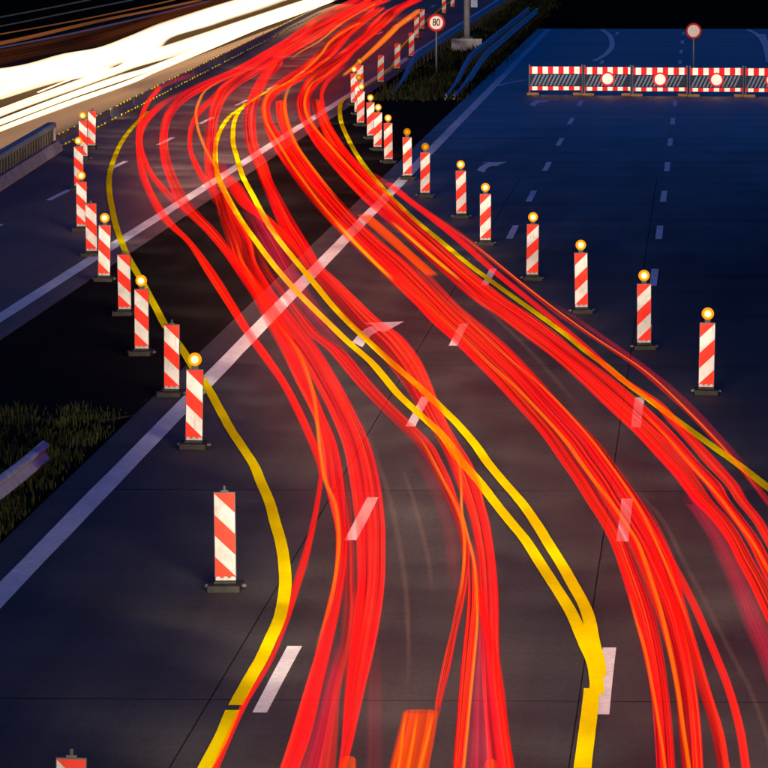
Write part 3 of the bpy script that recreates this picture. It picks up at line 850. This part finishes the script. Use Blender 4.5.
streak('main_left', [(160, 214, 224), (174, 219, 231), (185, 225, 242), (206, 240, 256), (214, 252, 267), (228, 269, 282), (245, 286, 298), (262, 298, 310)], 'redline', fade0=True, fade1=True)
streak('main_left', [(180, 232, 244), (200, 238, 255), (242, 255, 285), (283, 280, 305), (314, 303, 326), (335, 320, 345), (352, 335, 360)], 'crimson', fade0=True, fade1=True)
line('main_left', [(60, 290), (52, 300), (42, 318), (21, 345), (4, 375)], 3, 'orange')

stream('between_tapes', 'red light streak running between and under the twin yellow tapes')
G = [(62, 270, 284), (69, 264, 279), (77, 258, 272), (87.5, 252.5, 265), (100, 247, 260), (114.6, 243, 257), (135, 243.5, 257), (150, 247, 260), (162, 252.5, 267), (182.5, 260, 274), (203, 269, 285), (224, 278, 297), (245, 291, 310), (266, 303.5, 323), (280, 315, 338), (306, 336, 365), (320, 347, 380), (331, 357, 396), (341.7, 368, 408), (362.5, 386, 423), (383, 402, 432), (404, 415, 440), (425, 428, 449), (446, 440, 461), (461, 447, 471), (482, 455, 481), (502.5, 464, 485), (523, 470, 490.6), (544, 474, 494), (565, 477, 497), (600, 478, 500), (650, 480, 501), (691, 482, 504), (733, 485, 510), (768, 489, 515), (800, 492, 519)]
streak('between_tapes', G, 'redclear')
Hs = [(232, 243, 250), (252, 254, 261), (273, 264, 272), (294, 280, 288), (314.6, 294, 304), (335, 309, 322), (351, 331-3, 345), (382.5, 354.6, 372), (403, 374, 391), (425, 396, 414), (446, 417, 434), (461, 427, 442), (481.7, 437, 452), (502.5, 447, 459), (523, 455, 466), (544, 460, 470), (565, 462, 469.5), (600, 456, 464.6), (629, 451, 458), (650, 445.6, 454), (670, 441, 450), (691, 437, 444.6), (711, 433.5, 440)]
streak('between_tapes', Hs, 'redclear', fade0=True)
line('between_tapes', [(425, 407), (440, 421), (461, 433), (482, 444), (502, 454.5), (523, 462), (544, 464.5), (575, 463), (610, 458)], 4, 'orange')
line('between_tapes', [(425, 444), (440, 451), (461, 458), (482, 461), (513, 462), (534, 467), (554.6, 472.5), (575, 475.5), (600, 476.8), (625, 477), (650, 475), (691, 471), (733, 467), (768, 463.5), (800, 460)], 3.5, 'orange')
streak('between_tapes', [(440, 400, 420), (482, 424, 442), (523, 440, 456), (565, 446, 462), (600, 446, 462)], 'crimson_dim', fade0=True, fade1=True)
streak('between_tapes', [(540, 462, 474), (565, 466, 478), (608, 466, 478.5), (640, 463, 476), (670, 460, 473), (700, 457.5, 470), (733, 455, 467), (768, 452, 464), (800, 449, 461)], 'red', fade0=True)
streak('between_tapes', [(600, 474, 492), (650, 472, 494), (691, 466, 500), (733, 461, 506), (768, 455, 512), (800, 450, 517)], 'crimson', fade0=True)
streak('between_tapes', [(560, 470, 480), (600, 476, 486), (650, 487, 498), (691, 495, 505), (733, 502, 509.5), (768, 507, 515), (800, 511, 519)], 'redline', fade0=True)
stream('orange_block', 'orange block of light starting flat at the bottom centre')
streak('orange_block', [(711.5, 402, 439.5), (730, 397.5, 437), (768, 388, 430), (800, 380, 424)], 'orangebar', z=.95, b=.02)
for (x0, x1) in ((405, 398), (417.5, 408), (433, 420)):
    line('orange_block', [(713, x0), (740, (x0+x1)/2 + .5), (768, x1), (800, x1-7)], 3, 'orange', z=.97, b=.01)
streak('orange_block', [(762, 341, 357), (775, 338, 355), (800, 332, 350)], 'orangebar')
streak('orange_block', [(765, 484, 498), (778, 484, 498), (800, 485, 500)], 'orangebar')

stream('centre_right', 'wide red and orange light streaks along the lane right of the tapes')
P1 = [(8, 372, 386), (23, 352, 366), (31, 339, 357), (42, 327, 346), (52, 317, 338), (62.5, 304.6, 326), (73, 290, 313), (83, 275, 298), (92, 267, 282), (104, 261, 271), (114.6, 261, 271), (125, 263, 275), (135, 267, 281.7), (146, 272, 288), (162, 281.7, 302), (182.5, 296, 315), (203, 312, 331), (224, 331, 350), (243, 350, 371), (264, 371.7, 394), (285, 394, 415), (306, 416, 436), (321, 430, 449), (341.7, 453, 472), (362.5, 474, 494), (383, 494.6, 515), (404, 514, 533), (425, 533, 551), (440, 545, 563), (461, 559.6, 577), (481.7, 574, 591), (502.5, 586.7, 604), (523, 600, 617), (544, 610.6, 628), (565, 618, 636), (608, 631, 653), (650, 642, 663), (691, 650, 669), (733, 654, 673.6), (768, 656, 676), (800, 657, 678)]
streak('centre_right', P1, 'red')
P1b = [(102, 275, 287), (114, 276, 288), (125, 278.5, 291), (146, 285, 299), (162, 295, 309), (182.5, 311, 325), (203, 328, 343), (224, 347, 363), (245, 368, 386), (264, 390, 408), (285, 412, 428), (306, 433, 448), (321, 447, 464), (341.7, 470, 487), (362.5, 492, 508), (383, 513, 529), (404, 531, 547), (440, 562, 580), (461, 577, 595), (481.7, 592, 610), (502.5, 604, 623), (523, 617, 637), (544, 628, 650), (565, 637, 661), (608, 653, 680), (650, 666, 690), (691, 674, 697.6), (733, 678, 702), (768, 681, 704), (800, 683, 706)]
streak('centre_right', P1b, 'red')
P1c = [(245, 382, 394), (264, 404, 420), (285, 424, 440), (306, 445, 460), (321, 461, 484-6), (341.7, 484, 503), (362.5, 505, 524), (383, 526, 543), (404, 545, 562), (440, 579, 597), (461, 594, 613), (481.7, 609, 628), (502.5, 622, 643), (523, 635, 655), (544, 646, 666), (565, 656, 676), (608, 672, 687), (650, 686, 699), (691, 699, 711), (733, 711, 724), (768, 717, 730), (800, 721, 734)]
streak('centre_right', P1c, 'red', fade0=True)
streak('centre_right', [(502, 640, 646), (523, 652, 658), (544, 661, 668), (562, 668, 676), (586, 680, 689), (608, 691, 700), (650, 709, 718), (691, 725, 734), (733, 736, 745.5), (768, 741, 751), (800, 745, 755)], 'redline', fade0=True)
line('centre_right', [(23, 360), (31, 345), (42, 330), (52, 323), (62, 314), (73, 301), (83, 287), (92, 271), (104, 264.5), (114, 264.5), (125, 267.5), (141, 277), (162, 290), (182, 304), (203, 320), (224, 338), (243, 357), (264, 379)], 4, 'orange', b=.02)
line('centre_right', [(220, 334), (250, 362), (281, 394)], 5, 'amber', z=.88, b=.02)
line('centre_right', [(281, 397), (300, 421), (321, 444), (341.7, 467), (362.5, 488), (383, 511), (404, 532), (440, 565), (461, 580), (481.7, 595), (502.5, 611), (523, 625), (541.7, 637), (562.5, 645), (583, 652), (608, 660), (650, 670), (691, 678), (733, 684), (768, 689), (800, 693)], 5, 'orange')
line('centre_right', [(300, 451), (341.7, 490), (383, 538), (412, 567), (440, 591), (461, 607), (482, 622), (502, 635), (523, 647), (565, 666), (608, 683), (640, 694)], 3, 'orange')
line('centre_right', [(79, 298), (87.5, 289), (102, 284.7), (117, 286), (133, 291), (146, 297), (170, 314), (200, 338)], 4, 'orange', b=.02)
line('centre_right', [(590, 628), (620, 636), (650, 645), (691, 653), (733, 660), (768, 665), (800, 668)], 3, 'orange')
streak('centre_right', [(215, 357, 371), (235, 380, 394), (255, 403, 416), (274.6, 425, 438)], 'orangebar', z=.95, b=.02)

stream('far_right', 'wide red light streaks hugging the right hand yellow tape')
Q1 = [(0, 408, 424), (10, 387, 404), (21, 373, 392), (31, 363, 380), (42, 352.5, 367), (52, 340, 356), (62.5, 325, 346), (73, 311, 333), (83, 302.5, 321), (94, 298, 312), (104, 296, 310), (114.6, 298, 311), (125, 302.5, 316), (146, 315, 330), (162, 327.5, 345), (182.5, 346, 364), (203, 366, 384), (222.5, 388, 406), (243, 410, 428), (264, 432, 451), (285, 455, 475), (301, 480-6, 494), (313, 493, 512), (334, 521, 540), (355, 549, 567), (376, 573, 593), (409, 608, 631), (434, 635, 657), (454.6, 654, 676), (475, 672.6, 695), (500, 692, 712), (521, 712, 731), (541.7, 727, 744), (562.5, 737, 755), (583, 748, 767), (604, 758, 777), (640, 774, 793), (680, 788, 808)]
streak('far_right', Q1, 'red')
Q2 = [(101, 311, 321), (114, 314, 325), (125, 318, 330), (146, 329, 344), (162, 342, 359), (182.5, 360, 379), (203, 380, 398), (222.5, 401, 417), (243, 424, 440), (264, 447, 463), (285, 471, 489), (301, 490, 510), (313, 508, 529), (334, 537, 557), (355, 564, 582), (376, 590, 610), (402.5, 620, 642), (423, 643, 664), (444, 666, 684), (465, 686, 702), (486, 706, 722.6), (500, 716, 730), (521, 733, 746), (541.7, 747, 761), (562.5, 757, 772), (600, 775, 792), (640, 790, 808)]
streak('far_right', Q2, 'red')
R1 = [(185, 385, 396), (201.7, 406, 415.4), (222.5, 433, 444), (243, 458, 468), (272, 491, 499.6), (292.5, 516, 524.6), (313, 541, 549.6), (334, 566, 574.6), (355, 589, 598.5), (376, 613, 622), (402.5, 650, 662), (423, 669, 682), (444, 688, 702), (465, 706, 722), (486, 726, 740), (500, 735, 747.6), (521, 752, 764), (541.7, 764, 775), (580, 784, 796)]
streak('far_right', R1, 'redline')
streak('far_right', [(500, 682, 697), (521, 697, 714), (541.7, 709, 727), (562.5, 718, 738), (583, 727, 748), (604, 735, 758), (625, 743, 768), (660, 758, 785), (700, 772, 800)], 'crimson')
line('far_right', [(58, 350), (62, 342.5), (73, 328.5), (83, 312.5), (94, 306.5), (104, 304.5), (114, 306.5), (125, 312.5), (146, 330), (165, 347), (182, 364), (203, 386), (222, 406), (240, 425)], 3.5, 'orange', b=.02)
line('far_right', [(402, 633), (423, 653), (444, 672.6), (465, 691), (486, 710), (500, 721.5), (521, 737), (541.7, 752), (562.5, 764), (600, 784)], 4, 'orange')
line('far_right', [(221, 391), (250, 424), (281, 461)], 5, 'amber', z=.88, b=.02)
streak('far_right', [(27, 392, 401), (42, 377.5, 386), (58, 361, 367.5), (73, 344, 349), (75, 341, 346)], 'orange')
streak('far_right', [(10, 415, 424), (18, 404, 414), (27, 392, 401)], 'orange')
streak('far_right', [(62, 345, 351), (73, 332, 340), (83, 323, 329), (94, 319.5, 324), (104, 320.5, 325), (114, 323, 327.5), (125, 326, 331.7), (146, 338, 345), (165, 352, 360)], 'redline', fade0=True, fade1=True)

stream('outermost_right', 'thin dim red light streak nearest the right row of beacons')
R2 = [(175, 370, 378), (181, 378, 387), (197.5, 402, 410), (212, 424, 431), (233, 455, 462), (247, 473, 480), (272, 504, 510), (292.5, 529, 536), (313, 554, 562), (334, 585, 592), (351, 611, 618), (371, 639, 647.6), (392, 663, 671), (413, 686, 694), (434, 706, 714), (454.6, 725, 733), (475, 743, 751), (494, 758, 766), (520, 778, 786)]
streak('outermost_right', R2, 'redsoft')
line('outermost_right', [(212, 428), (247, 477), (292, 533), (334, 590), (371, 645), (413, 690), (454, 729), (494, 762)], 2.2, 'orange')
streak('outermost_right', [(300, 545, 552), (351, 618, 626), (392, 671, 679), (434, 713, 720), (475, 748, 756)], 'crimson', fade0=True, fade1=True)

stream('faint_lane', 'faint beige light streaks over the dark lane middles')
line('faint_lane', [(440, 603), (480, 628), (521, 663), (562, 684), (604, 707), (625, 717), (660, 735), (691, 751), (720, 762), (768, 776)], 6, 'beige')
line('faint_lane', [(260, 440), (300, 478), (340, 519), (380, 556), (420, 590)], 6, 'beige')
line('faint_lane', [(700, 407), (660, 408.5), (608, 407), (560, 402), (500, 390), (440, 370), (400, 352)], 6, 'beige')
line('faint_lane', [(600, 432), (560, 428), (500, 413), (460, 399)], 6, 'beige')

# oncoming traffic: white headlight streaks
def cols(key, cs, mat, z=.65, b=.05):
    cs = sorted(cs)
    rows = []
    for i, (x, yt, yb) in enumerate(cs):
        a, c = cs[max(0, i-1)], cs[min(len(cs)-1, i+1)]
        k = abs((c[0]-a[0]) / (((c[1]+c[2]) - (a[1]+a[2]))/2))
        w = (yb-yt)*k
        rows.append(((yt+yb)/2, x-w/2, x+w/2))
    streak(key, rows, mat, z, b)
stream('oncoming', 'broad blinding white headlight streaks of oncoming traffic, upper left')
cols('oncoming', [(-60, 79, 119), (0, 63, 98), (38, 57, 90), (66.7, 51.7, 80), (107, 41, 67), (128, 35, 62), (150, 27, 47), (183, 15, 36), (196, 11, 31), (233, -1, 19), (260, -9, 9), (300, -21, -4)], 'whiteglow')
cols('oncoming', [(-60, 128, 142), (0, 108, 117), (38, 94, 103), (66, 84, 93), (107, 69, 78), (128, 62, 70.5), (150, 50, 65), (196, 35, 49), (250, 17, 30), (296, 2, 13.5), (340, -12, -1)], 'whiteglow')
cols('oncoming', [(-60, 143, 149), (0, 119, 125.5), (66, 94, 100.5), (128, 72, 79), (150, 66, 71), (216, 40, 44), (258, 25, 27.5), (293, 12, 14)], 'whiteglow')
cols('oncoming', [(-60, 150, 156), (0, 126.5, 132), (66.7, 101, 107), (128, 80, 85), (150, 71, 75), (216.7, 43, 47), (258, 27, 29.5), (293, 13.5, 17), (330, -1, 3)], 'whiteglow')
cols('oncoming', [(38, 91.5, 93), (70, 79, 80.5), (107, 67, 68.3)], 'whiteglow')
stream('truck_side', 'thin rust and violet light streaks above the white ones, top left')
cols('truck_side', [(-60, 60, 80), (0, 48, 64), (66, 35, 53), (128, 20, 36), (183, 4, 17), (233, -9, 1)], 'brown', 1.0)
cols('truck_side', [(-60, 52, 58), (0, 41, 45.5), (30, 35, 39), (65, 27, 30.5), (110, 17, 20), (160, 7.5, 10), (200, -1, 1.5)], 'rust', 1.0)
cols('truck_side', [(-60, 58, 60), (0, 46.5, 48.5), (65, 34, 36), (110, 24, 26), (160, 12.5, 14.5), (210, 0, 2)], 'violet', 1.0)
cols('truck_side', [(-60, 44, 46), (0, 33.5, 35), (80, 19, 20.5), (160, 2.5, 4), (175, -1, .5)], 'rust', 1.4)
cols('truck_side', [(-60, 36, 38), (0, 25.5, 27), (80, 9.5, 11), (133, -1, .5)], 'greyglow', 1.4)
cols('truck_side', [(-60, 27, 29), (0, 16.5, 18), (50, 7, 8.5), (90, -1, .5)], 'greyglow', 1.4)

# the traffic that left the red streaks also lit the road ahead of it: headlights sampled along its way
def headlights(key, pts, every, power, wide=27):
    rows = sorted(pts)
    P = [at(x, y, .66) for (y, x) in [(r[0], r[1]) for r in spline(rows, 1)]]
    P.sort(key=lambda p: p.y)
    q = P[0].copy(); u_ = (P[3] - P[0]).normalized()
    u_ = Vector((u_.x * .5, u_.y, 0))
    P = [q - u_ * (k_ * 1.0) for k_ in range(34, 0, -1)] + P          # the way under the bridge
    ld = bpy.data.lights.new('headlight', 'SPOT')
    ld.energy = power; ld.color = (1.0, 0.88, 0.70); ld.spot_size = math.radians(wide); ld.spot_blend = 1.0; ld.shadow_soft_size = .2
    ld2 = ld.copy(); ld2.energy = power * 2.4
    acc, nxt = 0.0, every
    for a, b in zip(P[:-1], P[1:]):
        acc += (b - a).length
        if acc >= nxt:
            acc = 0; nxt = every * rng.uniform(.85, 1.15) * (1.0 if a.y < 150 else 2.4)
            big = 1.0 if a.y < 150 else 2.4
            o = bpy.data.objects.new('headlight', ld if big == 1.0 else ld2); link(o, TRAILS[key])
            d = (b - a).normalized()
            o.location = a + Vector((d.y, -d.x, 0)) * rng.uniform(-1.0, 1.0) + Vector((0, 0, rng.uniform(.15, .40)))
            d = Matrix.Rotation(rng.uniform(-.10, .10), 3, 'Z') @ d; d.z = rng.uniform(-.085, -.05)
            o.rotation_euler = (-d).to_track_quat('Z', 'Y').to_euler()
rng = random.Random(3)
mid = lambda R_: [(r[0], (r[1]+r[2])/2) for r in R_]
headlights('main_left', mid(D), 1.5, HEAD_POWER * 1.1, 30)
headlights('between_tapes', mid(G), 1.5, HEAD_POWER)
headlights('centre_right', mid(P1b), 1.5, HEAD_POWER * .85)
headlights('far_right', mid(Q2), 1.7, HEAD_POWER * .8, 32)
headlights('outer_left', mid(A), 1.5, HEAD_POWER * .42, 34)
